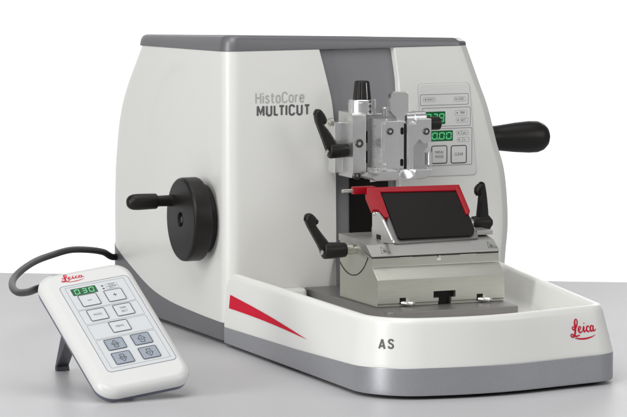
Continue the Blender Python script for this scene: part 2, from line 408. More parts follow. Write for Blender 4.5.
# front view: the pad narrows a little towards the top left
def padx(f, z): # f 0..1 across
    k = (z - PZ0) / (PZ1 - PZ0); l = 21.8 - .55 * k; r = 27.95 - .9 * k
    return l + f * (r - l)
def padpoly(ins, r=.45):
    q = rrect(0 + ins, PZ0 + ins, 1 - ins, PZ1 - ins, 0.0001, 1)
    out = []
    for cx, cz, a in ((1, 1, 0), (0, 1, 90), (0, 0, 180), (1, 0, 270)):
        for k in range(7):
            t = radians(a + 90 * k / 6)
            z = (PZ1 - ins - r if cz else PZ0 + ins + r) + r * sin(t)
            x = padx(cx, z) + (-ins - r if cx else ins + r) + r * cos(t)
            out.append((x, z))
    return out
rings(bm, [[(x, y, z) for x, z in padpoly(i)] for y, i in ((0.0, 0), (-.06, .0), (-.09, .04), (-.09, .12))])
cpanel = obj('control_panel', bm, PANEL, mt)
bm = NB(); m0 = frame((0, -.005, 0), (1, 0, 0), (0, 0, 1)); outline(bm, padpoly(-.045), .045, m0, 0, .012); obj('panel_groove', bm, PALEPRINT, cpanel, smooth=0)
mp = frame((0, -.091, 0), (1, 0, 0), (0, 0, 1))
def pbox(p0, p1):   # pixel corners on the panel
    a, b = at(*p0, 'y', -.09), at(*p1, 'y', -.09); return a.x, b.z, b.x, a.z
bm = NB()
for p0, p1 in (((420, 94.7), (468.5, 104.3)), ((422, 108.2), (470.5, 125.5)), ((424.5, 129), (472, 164.5))):
    x0, z0, x1, z1 = pbox(p0, p1)
    outline(bm, rrect(x0, z0, x1, z1, .16, 4), .045, mp, 0, .008)
for p0, p1 in (((423.2, 97.6), (435.2, 101.6)), ((453.8, 96.8), (465.5, 101)), ((455, 110.3), (467, 115.2)), ((456, 117.6), (468, 122.4)), ((456.5, 131), (468.3, 134.6)), ((457, 137.5), (469, 141.5))):
    x0, z0, x1, z1 = pbox(p0, p1); outline(bm, rrect(x0, z0, x1, z1, .14, 4), .022, mp, 0, .006)
    cz = (z0 + z1) / 2; flat(bm, [(x0 + .18, cz - .07), (x0 + .32, cz - .07), (x0 + .32, cz + .07), (x0 + .18, cz + .07)], mp, 0, .006)
obj('printed_frames', bm, GREYPRINT, cpanel, smooth=0)
bm = NB()
for s, px, py in (('RETRACT', 430.4, 99.6), ('LOCK', 460.7, 98.9), ('TRIM', 462.2, 112.7), ('SECT', 463.2, 120), ('\u03a3 \u03bcm', 463.3, 132.8), ('\u03a3 n', 463.6, 139.5)):
    c = at(px, py, 'y', -.09); text(bm, s, .36 if s != 'RETRACT' else .25, frame((c.x, -.1, c.z), (1, 0, 0), (0, 0, 1)), bold=0, sx=.72)
obj('lettering', bm, INK, cpanel, smooth=0)
for p0, p1, figs in (((424.2, 112), (445.2, 124), '029'), ((430.2, 131), (452.8, 140.7), '000')):
    x0, z0, x1, z1 = pbox(p0, p1)
    bm = NB(); flat(bm, rrect(x0, z0, x1, z1, .08, 3), mp, .001, .012); d = obj('display', bm, LCD, cpanel, smooth=0)
    bm = NB(); w = (x1 - x0); h = z1 - z0
    for i, c in enumerate(figs): seg7(bm, c, x0 + w * (.07 + .31 * i), z0 + h * .16, w * .24, h * .68, mp, .014)
    flat(bm, [(x0 + w * .335, z0 + h * .14), (x0 + w * .365, z0 + h * .14), (x0 + w * .365, z0 + h * .26), (x0 + w * .335, z0 + h * .26)], mp, .014, .006)
    obj('figures', bm, LED, d, smooth=0)
for p0, p1, ss_ in (((431.5, 146), (446.8, 163), ('MENU', 'MODE')), ((451, 145.7), (466.2, 162.6), ('CLEAR',))):
    x0, z0, x1, z1 = pbox(p0, p1)
    bm = NB(); rings(bm, [[(x, y, z) for x, z in rrect(x0 + i, z0 + i, x1 - i, z1 - i, .2, 4)] for y, i in ((-.09, 0), (-.12, .0), (-.135, .04))]); k = obj('button', bm, PANEL, cpanel)
    bm = NB(); outline(bm, rrect(x0 - .03, z0 - .03, x1 + .03, z1 + .03, .22, 4), .09, mp, .046, .006); obj('button_border', bm, INK, k, smooth=0)
    bm = NB()
    for i, s in enumerate(ss_): text(bm, s, .42, frame(((x0 + x1) / 2, -.142, (z0 + z1) / 2 + (.22 - .46 * i if len(ss_) > 1 else 0)), (1, 0, 0), (0, 0, 1)), bold=0, sx=.8)
    obj('lettering', bm, INK, k, smooth=0)

# ---- left handwheel (axis along x)
wy, wz = 5.75, 12.45; R0 = 4.3
bm = NB()
lathe(bm, (-2.75, wy, wz), (1, 0, 0), [(0.32, .01), (.30, .70), (.06, .75), (0, .85), (0, R0 - .35), (.06, R0 - .16), (.2, R0 - .04), (.4, R0), (1.75, R0), (1.9, R0 - .06), (1.98, R0 - .2), (2.0, R0 - .45), (2.0, 3.6), (2.02, 3.5), (2.74, 3.5), (2.76, .01)], 96)
hw = obj('handwheel', bm, BLACK, mt, smooth=30)
bm = NB(); lathe(bm, (-2.6, wy, wz), (1, 0, 0), [(0, .2), (.0, .33), (.3, .36)], 6); obj('hub_screw', bm, STEEL, hw)
hy, hz = wy + 2.7, wz + 1.7
bm = NB(); lathe(bm, (-2.75, hy, hz), (-1, 0, 0), [(-.1, .42), (0, .62), (.2, .58), (1.55, .56), (1.6, .58), (1.62, .74), (1.72, .80), (3.6, .84), (4.2, .80), (4.55, .66), (4.75, .45), (4.83, .22), (4.85, .0)], 40); obj('grip', bm, BLACK, hw)
# ---- right handwheel and its grip behind the housing
bm = NB(); ry_, rz_ = 13, 14.2
lathe(bm, (31.2, ry_, rz_), (1, 0, 0), [(0, 1.6), (.8, 1.6), (.8, 5.8), (.9, 6.0), (2.5, 6.0), (2.7, 5.8), (2.8, 5.4), (2.8, .02)], 72); hr = obj('handwheel', bm, BLACK, mt)
g0 = at(494, 138.4, 'y', 12.5)
bm = NB(); lathe(bm, (33.5, 12.5, g0.z + .03), (1, 0, 0), [(-.3, .9), (0, 1.28), (2.4, 1.33), (2.9, 1.38), (4.8, 1.6), (6.4, 1.72), (7.4, 1.70), (8.0, 1.5), (8.45, 1.12), (8.68, .7), (8.76, .25), (8.77, 0)], 56); obj('grip', bm, BLACK, hr, smooth=50)

# ---- specimen head ------------------------------------------------
def XZ(px, py, y): p = at(px, py, 'y', y); return p.x, p.z
def fbox(bm, p0, p1, yf, yb, bev=.08):   # box with its front at yf, given by the front's pixel corners
    x0, z1 = XZ(*p0, yf); x1, z0 = XZ(*p1, yf); box(bm, (x0, yf, z0), (x1, yb, z1), bev)
def sscrew(parent, px, py, y, r):
    x, z = XZ(px, py, y); bm = NB()
    lathe(bm, (x, y + .02, z), (0, -1, 0), [(0, r), (.10, r), (.16, r * .86), (.165, r * .52), (.10, r * .5), (.10, .01)], 30)
    o = obj('screw', bm, STEEL, parent, smooth=30)
    bm = NB(); lathe(bm, (x, y - .06, z), (0, -1, 0), [(0, r * .48), (.05, r * .46), (.06, .01)], 6); obj('hex_socket', bm, ALU, o, smooth=0)
# carriage behind the head, riding in the column
bm = NB(); fbox(bm, (352, 121, ), (418, 171), -2, .6, .1)
carr = obj('carriage', bm, ALU, mt)
# orientation block
bm = NB()
x0, z1 = XZ(353, 113.3, -5); x1, z0 = XZ(366, 178, -5)
prism(bm, [(x0, -5, z0 + .5), (x0, -4.6, z0), (x0, -1.2, z0), (x0, -1.2, z1), (x0, -4.7, z1), (x0, -5, z1 - .2)], (x1 - x0, 0, 0), .06)
fbox(bm, (357.5, 116), (372, 176), -3.6, -1.0, .08)
orient = obj('orientation_block', bm, ALU, mt)
bm = NB(); bx = x0
# side cheek with a stepped lug on the left
prism(bm, [(x0 - .9, -2.4, z0 + .3), (x0 - .9, -2.4, z1 - 1.1), (x0 - .9, -.6, z1 - 1.1), (x0 - .9, -.6, z0 + .3)], (.95, 0, 0), .12)
obj('side_cheek', bm, ALUF, orient)
bm = NB(); lx, lz = XZ(344.5, 124.5, -3.2); lathe(bm, (x0 - 1.25, -1.6, lz + .15), (1, 0, 0), [(0, .3), (.06, .42), (.45, .42)], 24); lathe(bm, (x0 - 1.28, -1.6, lz + .15), (-1, 0, 0), [(-.1, .2), (.02, .2)], 6)
obj('pin', bm, NICKEL, orient)
sscrew(orient, 359.2, 143.4, -5, .44); sscrew(orient, 356.8, 177 - 1.2, -4.85, .40)

for p0, p1 in (((366.6, 131), (367.5, 143)), ((366.6, 151), (367.5, 163))):
    bm = NB(); fbox(bm, p0, p1, -4.2, -3.5, .01); obj('slot', bm, BLACKM, orient, smooth=0)
# dial and knob on the top
dx, dz = XZ(362, 113.5, -3.4)
bm = NB(); lathe(bm, (dx, -3.4, dz - .1), (0, 0, 1), [(0, 1.34), (.05, 1.42), (1.28, 1.42), (1.30, 1.36), (1.38, 1.36), (1.4, 1.42), (1.5, 1.42), (1.56, 1.36), (1.56, .8)], 64); dial = obj('dial', bm, ALUF, mt, smooth=30)
bm = NB(); kn = []
for zz, r in ((1.54, .86), (1.56, .9), (3.2, .74), (3.36, .70), (3.42, .6), (3.43, .05)):
    kn.append([(dx + (r * (1 + (.035 if k % 4 < 2 else -.02))) * cos(2 * pi * k / 64), -3.4 + (r * (1 + (.035 if k % 4 < 2 else -.02))) * sin(2 * pi * k / 64), dz - .1 + zz) for k in range(64)])
rings(bm, kn); knob = obj('knob', bm, BLACK, mt, smooth=25)
def cyl_pt(ang, r, z): return V((dx + r * sin(ang), -3.4 - r * cos(ang), z))
a0 = radians(12)
bm = NB(); tube(bm, [cyl_pt(a0, .93, dz + 1.5), cyl_pt(a0, .765, dz + 3.15)], .045, 6); obj('pointer_line', bm, ALUF, knob)
bm = NB()
zc = dz + .55
def dm(x, y): return cyl_pt(a0 + x / 1.43, 1.432, zc + y)
for pts in ([(-.05, -.2), (.05, -.2), (.05, .2), (-.05, .2)], [(-.2, .18), (.2, .18), (0, .52)], [(-.2, -.18), (0, -.52), (.2, -.18)], [(-.07, .6), (.07, .6), (.07, .85), (-.07, .85)]):
    bm.faces.new([bm.verts.new(dm(*p)) for p in pts])
obj('double_arrow', bm, INK, dial, smooth=0)
# cross arm behind the clamp
bm = NB(); fbox(bm, (366, 113.8), (382, 116), -3.2, -1.5, .05)
x, z = XZ(384.5, 111.5, -3); lathe(bm, (x, -3, z - .5), (0, 0, 1), [(0, .42), (.85, .42), (.95, .34)], 24)
obj('cross_arm', bm, ALU, mt)
# specimen clamp -----------------------------------------------------
yf = -8.0
bm = NB()
xa, zt_ = XZ(382, 121.5, yf); xb, zb_ = XZ(431.5, 170, yf)
# left half, groove, right half of the clamp body
xg0, _ = XZ(399.5, 140, yf); xg1, _ = XZ(407, 140, yf)
prism(bm, [(xa, yf, zb_), (xg0, yf, zb_), (xg0, yf, zt_), (xa, yf, zt_)], (0, 3.0, 0), .07)
clampo = obj('specimen_clamp', bm, ALU, mt)
bm = NB()
prism(bm, [(xg1, yf, zb_), (xb, yf, zb_), (xb, yf, zt_ + .12), (xg1 + 1.1, yf, zt_ + .12), (xg1 + 1.0, yf, zt_ - .35), (xg1, yf, zt_ - .35)], (0, 3.0, 0), .07)
jaw = obj('jaw', bm, ALU, clampo, smooth=25)
def quad(pix, y0, y1): bm = NB(); prism(bm, [(XZ(px, py, yf)[0], y0, XZ(px, py, yf)[1]) for px, py in pix], (0, y1 - y0, 0)); return bm
cq = quad([(434, 140), (425, 143.5), (419.5, 139), (413.5, 146), (413.5, 172), (434, 172)], yf - 1, yf)
xq0 = XZ(413.5, 150, yf)[0]
for v in cq.verts:
    if v.co.y > yf - .5: v.co.y = yf + .04 + (v.co.x - xq0) * .42     # the floor slopes back to the right
carve(jaw, cq, clampo)
carve(jaw, quad([(434, 146), (427.5, 150), (427.5, 172), (434, 172)], yf - 1, yf + 1.2), clampo)
bm = NB(); fbox(bm, (408.2, 123), (410.4, 169), yf - .14, yf + .1, .05); obj('jaw_edge', bm, ALUF, jaw)
bm = NB(); x, z = XZ(429.3, 158.5, yf + .8); tube(bm, [(x, yf + .75, z - .72), (x, yf + .7, z - .6), (x, yf + .7, z + .6), (x, yf + .75, z + .72)], [.12, .3, .3, .12], 16); obj('jaw_pad', bm, ALUF, jaw)
bm = NB(); fbox(bm, (382.5, 123.5), (385.6, 150), yf - .16, yf + .1, .06); obj('clamp_edge', bm, ALUF, clampo)
bm = NB(); fbox(bm, (381.4, 164), (386.5, 169.6), yf - .22, yf + .3, .08); obj('clamp_step', bm, ALU, clampo)
bm = NB(); box(bm, (xg0 - .02, yf + .35, zb_ + .1), (xg1 + .02, yf + 2.6, zt_ - .1), .03); obj('channel_back', bm, ALUF, clampo)
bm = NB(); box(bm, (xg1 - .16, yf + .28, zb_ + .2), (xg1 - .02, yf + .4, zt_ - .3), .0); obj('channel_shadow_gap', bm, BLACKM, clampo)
bm = NB()
for px, py in ((402.3, 131), (402.0, 162.5)):
    x, z = XZ(px, py, yf + .3); b0 = [(x + .17 * cos(t), yf + .32, z + (.2 if sin(t) > 0 else -.2) + .17 * sin(t)) for t in [2 * pi * k / 20 for k in range(20)]]
    bm = NB(); prism(bm, b0, (0, .1, 0)); obj('slot', bm, BLACKM, clampo, smooth=0)
sscrew(clampo, 390, 131.4, yf, .36); sscrew(clampo, 426.2, 131.4, yf, .36)
# lower jaw with chamfered corners and a half-round notch
bm = NB()
yj = yf - .8
xl_, zl = XZ(373, 181.5, yj); xr2, _ = XZ(432.5, 177, yj); zu = XZ(400, 170.4, yj)[1]
n0, _ = XZ(398, 172, yj); n1, _ = XZ(416, 172, yj); nc = (n0 + n1) / 2; nr = (n1 - n0) / 2
prism(bm, [(x, yj, z) for x, z in [(xl_ + .35, zl), (n0, zl), (n0, zu), (xl_ + 1.55, zu), (xl_, zl + .35)]], (0, 3.2, 0), .05)
obj('lower_jaw', bm, ALU, clampo, smooth=25)
bm = NB(); prism(bm, [(x, yj, z) for x, z in [(n1, zl + .02), (xr2 - .75, zl + .08), (xr2, zl + .75), (xr2, zu), (n1, zu)]], (0, 3.2, 0), .05)
obj('lower_jaw', bm, ALU, clampo, smooth=25)
bm = NB(); dn = zu - zl - .14; pr2 = [(nc - nr * cos(radians(a)), zu - dn * sin(radians(a))) for a in range(0, 181, 12)]
rings(bm, [[(x, yj + .02, zl + .01) for x, z in pr2], [(x, yj + .02, z) for x, z in pr2], [(nc + (x - nc) * .8, yj + .45, z + (zu - z) * .55) for x, z in pr2], [(nc + (x - nc) * .55, yj + .85, zu - .01) for x, z in pr2]], close=False)
obj('notch', bm, ALUF, clampo, smooth=40)
# graduated plate on the left flank
bm = NB(); xs = xa - .06
prism(bm, [(xs, yf + .1, zb_ - .9), (xs, yf + .1, zt_ + .1), (xs, yf + 2.9, zt_ + .1), (xs, yf + 2.9, zb_ - 1.3)], (.1, 0, 0), .02)
sp = obj('scale_plate', bm, ALUF, clampo)
bm = NB()
for k in range(21):
    z = zb_ + .3 + k * .21; l = .55 if k % 5 == 0 else .3
    box(bm, (xs - .012, yf + 2.0 - l, z), (xs - .002, yf + 2.0, z + .045))
obj('graduation', bm, GREYPRINT, sp, smooth=0)
bm = NB(); box(bm, (xs - .16, yf + .12, zb_ + .9), (xs, yf + .9, zb_ + 2.3), .04); obj('index_block', bm, ALUF, sp)
bm = NB(); box(bm, (xs - .3, yf + 1.0, zb_ - .5), (xs - .02, yf + 3.0, zb_ + .25), .06); obj('clamp_wedge', bm, ALU, clampo)
# tall slide standing up out of the clamp
bm = NB(); ys = yf + 1.2
q = [XZ(px, py, ys) for px, py in ((391.3, 94.2), (393, 92), (406.5, 91.7), (408.6, 93.6), (408.6, 111.5), (405, 116), (404.4, 124), (396.8, 124), (396.4, 117.5), (391.3, 112))]
prism(bm, [(x, ys, z) for x, z in q], (0, .8, 0), .05); obj('slide', bm, ALU, clampo)
# clamping spindle to the right with its black knob end
x, z = XZ(405.5, 119, yf + 1.4)
bm = NB(); lathe(bm, (x, yf + 1.7, z), (1, 0, 0), [(0, .75), (.9, .75), (.93, .8), (2.1, .8), (2.2, .72), (2.2, .3)], 32); sp2 = obj('spindle', bm, ALUF, clampo, smooth=30)
x2, z2 = XZ(431.5, 120.5, yf + 1.4)
bm = NB(); lathe(bm, (x2 - .35, yf + 1.7, z2 - .32), (1, 0, 0), [(0, .69), (1.15, .69), (1.32, .65), (1.42, .5), (1.43, 0)], 32); obj('spindle_knob', bm, BLACK, clampo)

# ---- clamping levers ---------------------------------------------
def lever(parent, hub, length, r, pix, shaft=1.1, flip=1, rot=.28):
    """hub along x from its outer end; the arm is an upright blade with a hooked tip"""
    hub = V(hub); bm = NB()
    lathe(bm, hub, (flip, 0, 0), [(0, r * .72), (.08, r * .93), (.22, r), (length * .7, r * .93), (length - .08, r * .86), (length, r * .78)], 36)
    pts = [at(px, py, 'y', hub.y - .45) for px, py in pix]
    prism(bm, pts, (0, .95, 0), .26, 4)
    o = obj('clamp_lever', bm, BLACK, parent, smooth=50)
    bm = NB(); lathe(bm, hub + V((flip * .3, 0, 0)), (-flip, 0, 0), [(0, r * .5), (.52, r * .5), (.56, r * .42), (.56, r * .26), (.5, r * .24)], 24)
    obj('lever_screw', bm, CHROME if flip > 0 else BLACK, o, smooth=30)
    bm = NB(); lathe(bm, hub + V((flip * (length - .05), 0, 0)), (flip, 0, 0), [(0, r * .62), (shaft * .4, r * .62), (shaft * .42, r * .5), (shaft, r * .5)], 28)
    obj('lever_shaft', bm, NICKEL, o, smooth=30)
    return o
h = at(328.3, 150.8, 'y', -3.5)
lever(orient, h, 2.25, .80, spline([(316, 114), (317.6, 110.6), (321.5, 110), (325.5, 114.5), (327.8, 120), (326.6, 123.6), (324.6, 124.6), (330, 131), (338.5, 145.5), (338.5, 155), (330.5, 156), (324, 140), (317, 121.5)], 3), shaft=1.3)

# ================================================================== waste tray
wt = thing('waste_tray', 'low white waste tray with a silver band and red wedge stripe round the machine front', 'tray', (13, -20, 0))
TV = [(-.25, -.12, 0), (-.75, -39.3, 6.0), (10.4, -41.3, 26), (25.3, -38.0, 3.6), (31.2, -.12, 0)]
def round_poly(P, n=14):
    out = [V(P[0][:2])]
    for i in range(1, len(P) - 1):
        p0, p, p1 = V(P[i - 1][:2]), V(P[i][:2]), V(P[i + 1][:2]); r = P[i][2]
        a, b = (p0 - p).normalized(), (p1 - p).normalized(); ang = a.angle(b); t = r / tan(ang / 2)
        c = p + (a + b).normalized() * (r / sin(ang / 2)); s, e = p + a * t - c, p + b * t - c
        th = atan2(s.x * e.y - s.y * e.x, s.dot(e))
        for k in range(n + 1): out.append(c + Matrix.Rotation(th * k / n, 2) @ s)
    out.append(V(P[-1][:2]))
    dense = []
    for a, b in zip(out, out[1:]):
        m = max(1, int((b - a).length / .9)); dense += [a + (b - a) * k / m for k in range(m)]
    return dense + [out[-1]]
TP = round_poly(TV); NT = len(TP)
TN = []
for i in range(NT):
    d = (TP[min(i + 1, NT - 1)] - TP[max(i - 1, 0)]).normalized(); TN.append(V((d.y, -d.x)))
TS = [0]
for a, b in zip(TP, TP[1:]): TS.append(TS[-1] + (b - a).length)
LEAN = lambda z, s=0: interp(s, [(0, .42), (48, .42), (64, 1.15), (100, .9)]) * max(0, (z - 3) / 4.5)
def tray_at(s, z, off=.0):
    for i in range(NT - 1):
        if TS[i + 1] >= s or i == NT - 2: break
    f = (s - TS[i]) / (TS[i + 1] - TS[i]); p = TP[i].lerp(TP[i + 1], f); n = TN[i].lerp(TN[i + 1], f).normalized()
    p = p + n * (off - LEAN(z, s)); return V((p.x, p.y, z))
def tray_uv(px, py):
    """where a sight line meets the outer wall: arc length and height"""
    best = None
    for k in range(int(TS[-1] * 20)):
        s = k / 20; q = tray_at(s, 4.0); n = q - tray_at(s, 4.0, -1)
        d = ray(px, py)
        if d.dot(n) > 0: continue
        t = ((q.x - EYE.x) * Rt.x + (q.y - EYE.y) * Rt.y) 
        e = abs(t - ((px - 313.5) / FPX) * ((q - EYE).dot(Fw)))
        if best is None or e < best[0]:
            dist = ((q - EYE).dot(Fw)); best = (e, s, EYE.z + d.z * dist)
    s = best[1]
    z = best[2]
    return s, z
sbar = TS[-1]
bandz = lambda s: interp(s, [(0, 2.0), (20, 2.35), (39, 2.95), (60, 3.0), (sbar, 2.6)])
def twall(prof, cap=False):
    """prof: list of (inward inset, z or function of s)"""
    out = []
    for ins, z in prof:
        zs = [z(t) if callable(z) else z for t in TS]
        out.append([V((*(TP[i] - TN[i] * (LEAN(zs[i], TS[i]) + .02 if ins is None else ins + (LEAN(7.5, TS[i]) - .42 if ins > .4 else 0))), zs[i])) for i in range(NT)])
    return out
rimz = lambda s: interp(s, [(0, 6.9), (.35, 7.25), (.9, 7.45), (1.6, 7.5), (sbar - 2, 7.55), (sbar, 7.5)])
bm = NB()
prof = [(.05, lambda s: bandz(s) - .02), (None, lambda s: bandz(s) + .03), (None, lambda s: bandz(s) + .3)] + [(None, (lambda t: lambda s: bandz(s) + .3 + (rimz(s) - .6 - bandz(s) - .3) * t)(t)) for t in (.25, .5, .75, 1)]
prof += [(.42 + .5 * (1 - cos(radians(a))), (lambda a: lambda s: rimz(s) - .5 + .5 * sin(radians(a)))(a)) for a in (15, 35, 55, 75, 90)]
prof += [(.42 + .6 + .35 * sin(radians(a)), (lambda a: lambda s: rimz(s) - .35 + .35 * cos(radians(a)))(a)) for a in (0, 30, 60, 90)]
prof += [(1.55, 6.2), (1.8, 5.0)] + [(1.8 + 1.2 * (1 - cos(radians(a))), 4.9 - .8 * sin(radians(a))) for a in (30, 60, 90)]
W_ = twall(prof)
rings(bm, W_, close=False)
fl = [bm.verts.new(p - V((0, 0, .002))) for p in W_[-1]]; bm.faces.new(fl)          # floor of the basin
e0 = [r[0] for r in W_]; bm.faces.new([bm.verts.new(p) for p in e0] + [bm.verts.new(V((2.9, -.12, 2.0)))])
# ledge beside the base plate, against the housing
lp = rrect(.9, -1.7, 8.3, .2, (.01, .01, .9, .9), 6)
rings(bm, [[(x, min(y, -.05), z) for x, y in rrect(1.2 + i, -2.0 + i, 8.35 - i * .6, .2, (.01, .01, .6, .6), 6)] for z, i in ((3.9, 0), (5.35, .12), (5.55, .2), (5.62, .35))])
tray = obj('basin', bm, TRAYW, wt, smooth=45)
bm = NB()
bp = [(.30, .32), (.06, .36), (0, .45), (0, 1.0), (0, lambda s: bandz(s) - .08), (.05, lambda s: bandz(s) - .02), (.3, lambda s: bandz(s) - .02)]
rings(bm, twall(bp), close=False); band = obj('silver_band', bm, SILVER, wt, smooth=40)
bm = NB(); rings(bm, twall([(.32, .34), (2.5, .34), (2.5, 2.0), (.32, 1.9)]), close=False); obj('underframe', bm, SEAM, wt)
for s in (12, 34, 48, 66, 80):
    q = tray_at(s, 0, -2.2); bm = NB(); lathe(bm, (q.x, q.y, 0), (0, 0, 1), [(0, .9), (.05, 1.0), (.5, 1.0)], 24); obj('rubber_foot', bm, BLACKM, wt)
# red wedge stripe
bm = NB(); sA = tray_uv(229, 300)[0]; zA1, zA0 = tray_uv(229, 294.6)[1], tray_uv(229, 308.2)[1]; sB, zB = tray_uv(307.5, 339.6)
rows = []
for k in range(49):
    t = k / 48; s = sA + (sB - sA) * t; bow = .14 * sin(pi * t)
    hi, lo = zA1 + (zB - zA1) * t + bow, zA0 + (zB - zA0) * t + bow
    rows.append([tray_at(s, lo + (hi - lo) * q, .02) for q in (0, .33, .67, 1)])
rings(bm, rows, close=False); obj('red_stripe', bm, REDPRINT, wt)
# letters and script logo
def fit(bm, p0, p1, parts):
    (s0, z1), (s1, z0) = tray_uv(*p0), tray_uv(*p1)
    xs = [v.co.x for v in bm.verts]; zs = [v.co.y for v in bm.verts]
    for v in bm.verts:
        v.co = tray_at(s0 + (v.co.x - min(xs)) / (max(xs) - min(xs)) * (s1 - s0), z0 + (v.co.y - min(zs)) / (max(zs) - min(zs)) * (z1 - z0), v.co.z)
for ch, l, r in (('A', 377.6, 385.4), ('S', 387.0, 393.8)):
    bm = NB(); strokes(bm, ch, .2, .26); bmesh.ops.subdivide_edges(bm, edges=bm.edges[:], cuts=2)
    fit(bm, (l, 338.6), (r, 349.2), 0); obj('lettering', bm, GREYPRINT, wt, smooth=0)
bm = NB()
for i, st in enumerate(SCRIPT): ribbon(bm, st, lambda x, y, h: V((x, y, h)), (i % 3) * .004)
fit(bm, (571.5, 319.6), (598, 338.2), 0); obj('script_logo', bm, REDPRINT, wt, smooth=0)

# ================================================================== knife holder on its base plate
kh = thing('knife_holder', 'metal knife holder with red guard and black sloping plate standing on a grey base plate', 'knife holder', (16, -10, 4.7))
bm = NB(); rings(bm, [[(x, y, z) for x, y in rrect(8.55 + i, -21.5 + i, 22.9 - i, -.1 - i * .0, (.1, .1, .9, 1.0), 7)] for z, i in ((4.68, .12), (4.76, .02), (5.5, 0), (5.57, .03), (5.6, .1))])
obj('base_plate', bm, STEELPLATE, kh, smooth=40)
# main block: profile in y, z swept along x, with a T slot at the foot of the front
BX0, BX1 = 9.0, 22.75
def XP(px, py): p = at(px, py, 'x', BX0); return p.y, p.z
yfz = -17.9
bm = NB()
body = [(-8.4, 5.62), (-8.4, 11.3), (-13.0, 11.3), (-16.55, 10.35), (-16.55, 9.45), (yfz, 8.3), (yfz, 5.95), (yfz + .12, 5.9), (yfz + .12, 5.62)]
t0, t1 = XZ(433.5, 300, yfz)[0], XZ(455.5, 300, yfz)[0]; s0, s1 = XZ(438.6, 300, yfz)[0], XZ(451.5, 300, yfz)[0]
prism(bm, [(BX0, y, z) for y, z in body], (BX1 - BX0, 0, 0), .05)
block = obj('holder_block', bm, NICKEL, kh, smooth=20)
bm = NB(); box(bm, (t0, yfz - 1, 6.32), (t1, yfz + .9, 6.98)); carve(block, bm, kh)
bm = NB(); box(bm, (s0, yfz - 1, 5.2), (s1, yfz + .9, 6.4)); carve(block, bm, kh)
bm = NB(); box(bm, (t0 + .01, yfz + .55, 5.64), (t1 - .01, yfz + .7, 6.97)); obj('slot_back', bm, BLACKM, block)
# the two chrome clamping cams peeping out under the front
for px, py in ((407.5, 306.5), (484.5, 301.8)):
    x, z = XZ(px, py, yfz - .25); bm = NB(); tube(bm, [(x - .55, yfz + .3, 5.98), (x - .1, yfz - .3, 5.98), (x + .35, yfz - .62, 5.92), (x + .62, yfz - .55, 5.9)], [.22, .25, .26, .14], 14, .9); obj('clamping_cam', bm, CHROME, kh)
    bm = NB(); box(bm, (x - .75, yfz - .01, 5.85), (x - .05, yfz + .1, 6.5), .03); obj('cam_pocket', bm, BLACKM, kh)
# turning segment: curved seam on the left flank
bm = NB(); c = (-11.4, 13.1); rr_ = 4.95; pts = []
for a in range(-56, 59, 4):
    q = (c[0] - rr_ * sin(radians(a)) * 1.0, c[1] - rr_ * cos(radians(a)))
    if -16.6 < q[0] < -8.42: pts.append((BX0 - .005, *q))
tube(bm, pts, .06, 8); obj('segment_seam', bm, SEAM, block)
# sloping top plate with its dark gap beneath
bm = NB(); top = [(-8.3, 11.32), (-8.3, 12.0), (-13.1, 11.92), (-15.3, 11.55), (-16.75, 10.62), (-16.75, 10.48), (-13.1, 11.33)]
prism(bm, [(BX0 - .12, y, z) for y, z in top], (BX1 - BX0 + .1, 0, 0), .05); cover = obj('top_plate', bm, COVER, kh, smooth=25)
gx = [XZ(px, 255.5, -16.6)[0] for px in (400, 414, 460, 478)]
for a, b in ((BX0 + .1, gx[0]), (gx[1], gx[2]), (gx[3], BX1 - .1)):
    bm = NB(); box(bm, (a, -16.66, 10.34), (b, -16.5, 10.475)); obj('gap', bm, SEAM, kh, smooth=0)
x, z = XZ(439, 257, -16.6); bm = NB(); lathe(bm, (x, -16.5, z - .1), (0, -1, 0), [(0, .26), (.06, .26), (.1, .18)], 20); obj('index_pin', bm, CHROME, kh)
# warning triangles on the slope
sl = (V((0, -15.3, 11.55)) - V((0, -16.75, 10.62))); nn = V((1, 0, 0)).cross(sl).normalized()
for px, py in ((384.5, 251.5), (491, 246)):
    p = at(px, py, 'y', -16.0); bm = NB(); mm = frame(V((p.x, -16.02, 11.088)) + nn * .012, (1, 0, 0), sl)
    tri = [(-.48, -.5), (.5, -.5), (-.28, .52)]
    outline(bm, tri, .07, mm, 0, .005); flat(bm, [(-.2, -.3), (.15, -.32), (-.18, .05)], mm, 0, .005); obj('warning_triangle', bm, INK, cover, smooth=0)
# knife carrier: wedge cheek, black sloping plate, red guard
PB, PT = V((0, -15.0, 12.1)), V((0, -10.3, 16.45))       # lower and upper edge of the sloping plate (y, z)
sd = (PT - PB).normalized(); sn = V((1, 0, 0)).cross(sd).normalized()
def XP2(pts, x): return [at(px, py, 'x', x) for px, py in pts]
bm = NB(); prism(bm, XP2([(372, 212), (376.5, 212), (382, 219.5), (391.5, 240), (392, 243.2), (366, 241.8), (366, 238.2), (372, 237.4)], 10.95), (.3, 0, 0), .05)
cheek = obj('carrier_cheek', bm, ALU, kh, smooth=25)
bm = NB(); prism(bm, [(20.6, -10.2, 11.95), (20.6, -10.4, 15.6), (20.6, -11.2, 15.2), (20.6, -14.6, 12.2), (20.6, -14.6, 11.95)], (.6, 0, 0), .06)
obj('carrier_cheek', bm, ALU, kh, smooth=25)
q = at(378.6, 237, 'x', 10.95); bm = NB(); box(bm, (10.93, q.y - .55, q.z - .24), (11.1, q.y + .55, q.z + .24), .02); obj('cheek_hole', bm, BLACKM, cheek)
bm = NB(); box(bm, (11.9, -14.3, 11.9), (21.2, -9.6, 12.7), .08); obj('carrier_bed', bm, COVER, kh)
bm = NB(); box(bm, (21.3, -14.4, 11.9), (23.1, -10.5, 12.35), .06); obj('side_rail', bm, COVER, kh)
sn = V((1, 0, 0)).cross(sd).normalized()
mP = Matrix((V((1, 0, 0)), sd, sn)).transposed().to_4x4(); mP.translation = PB
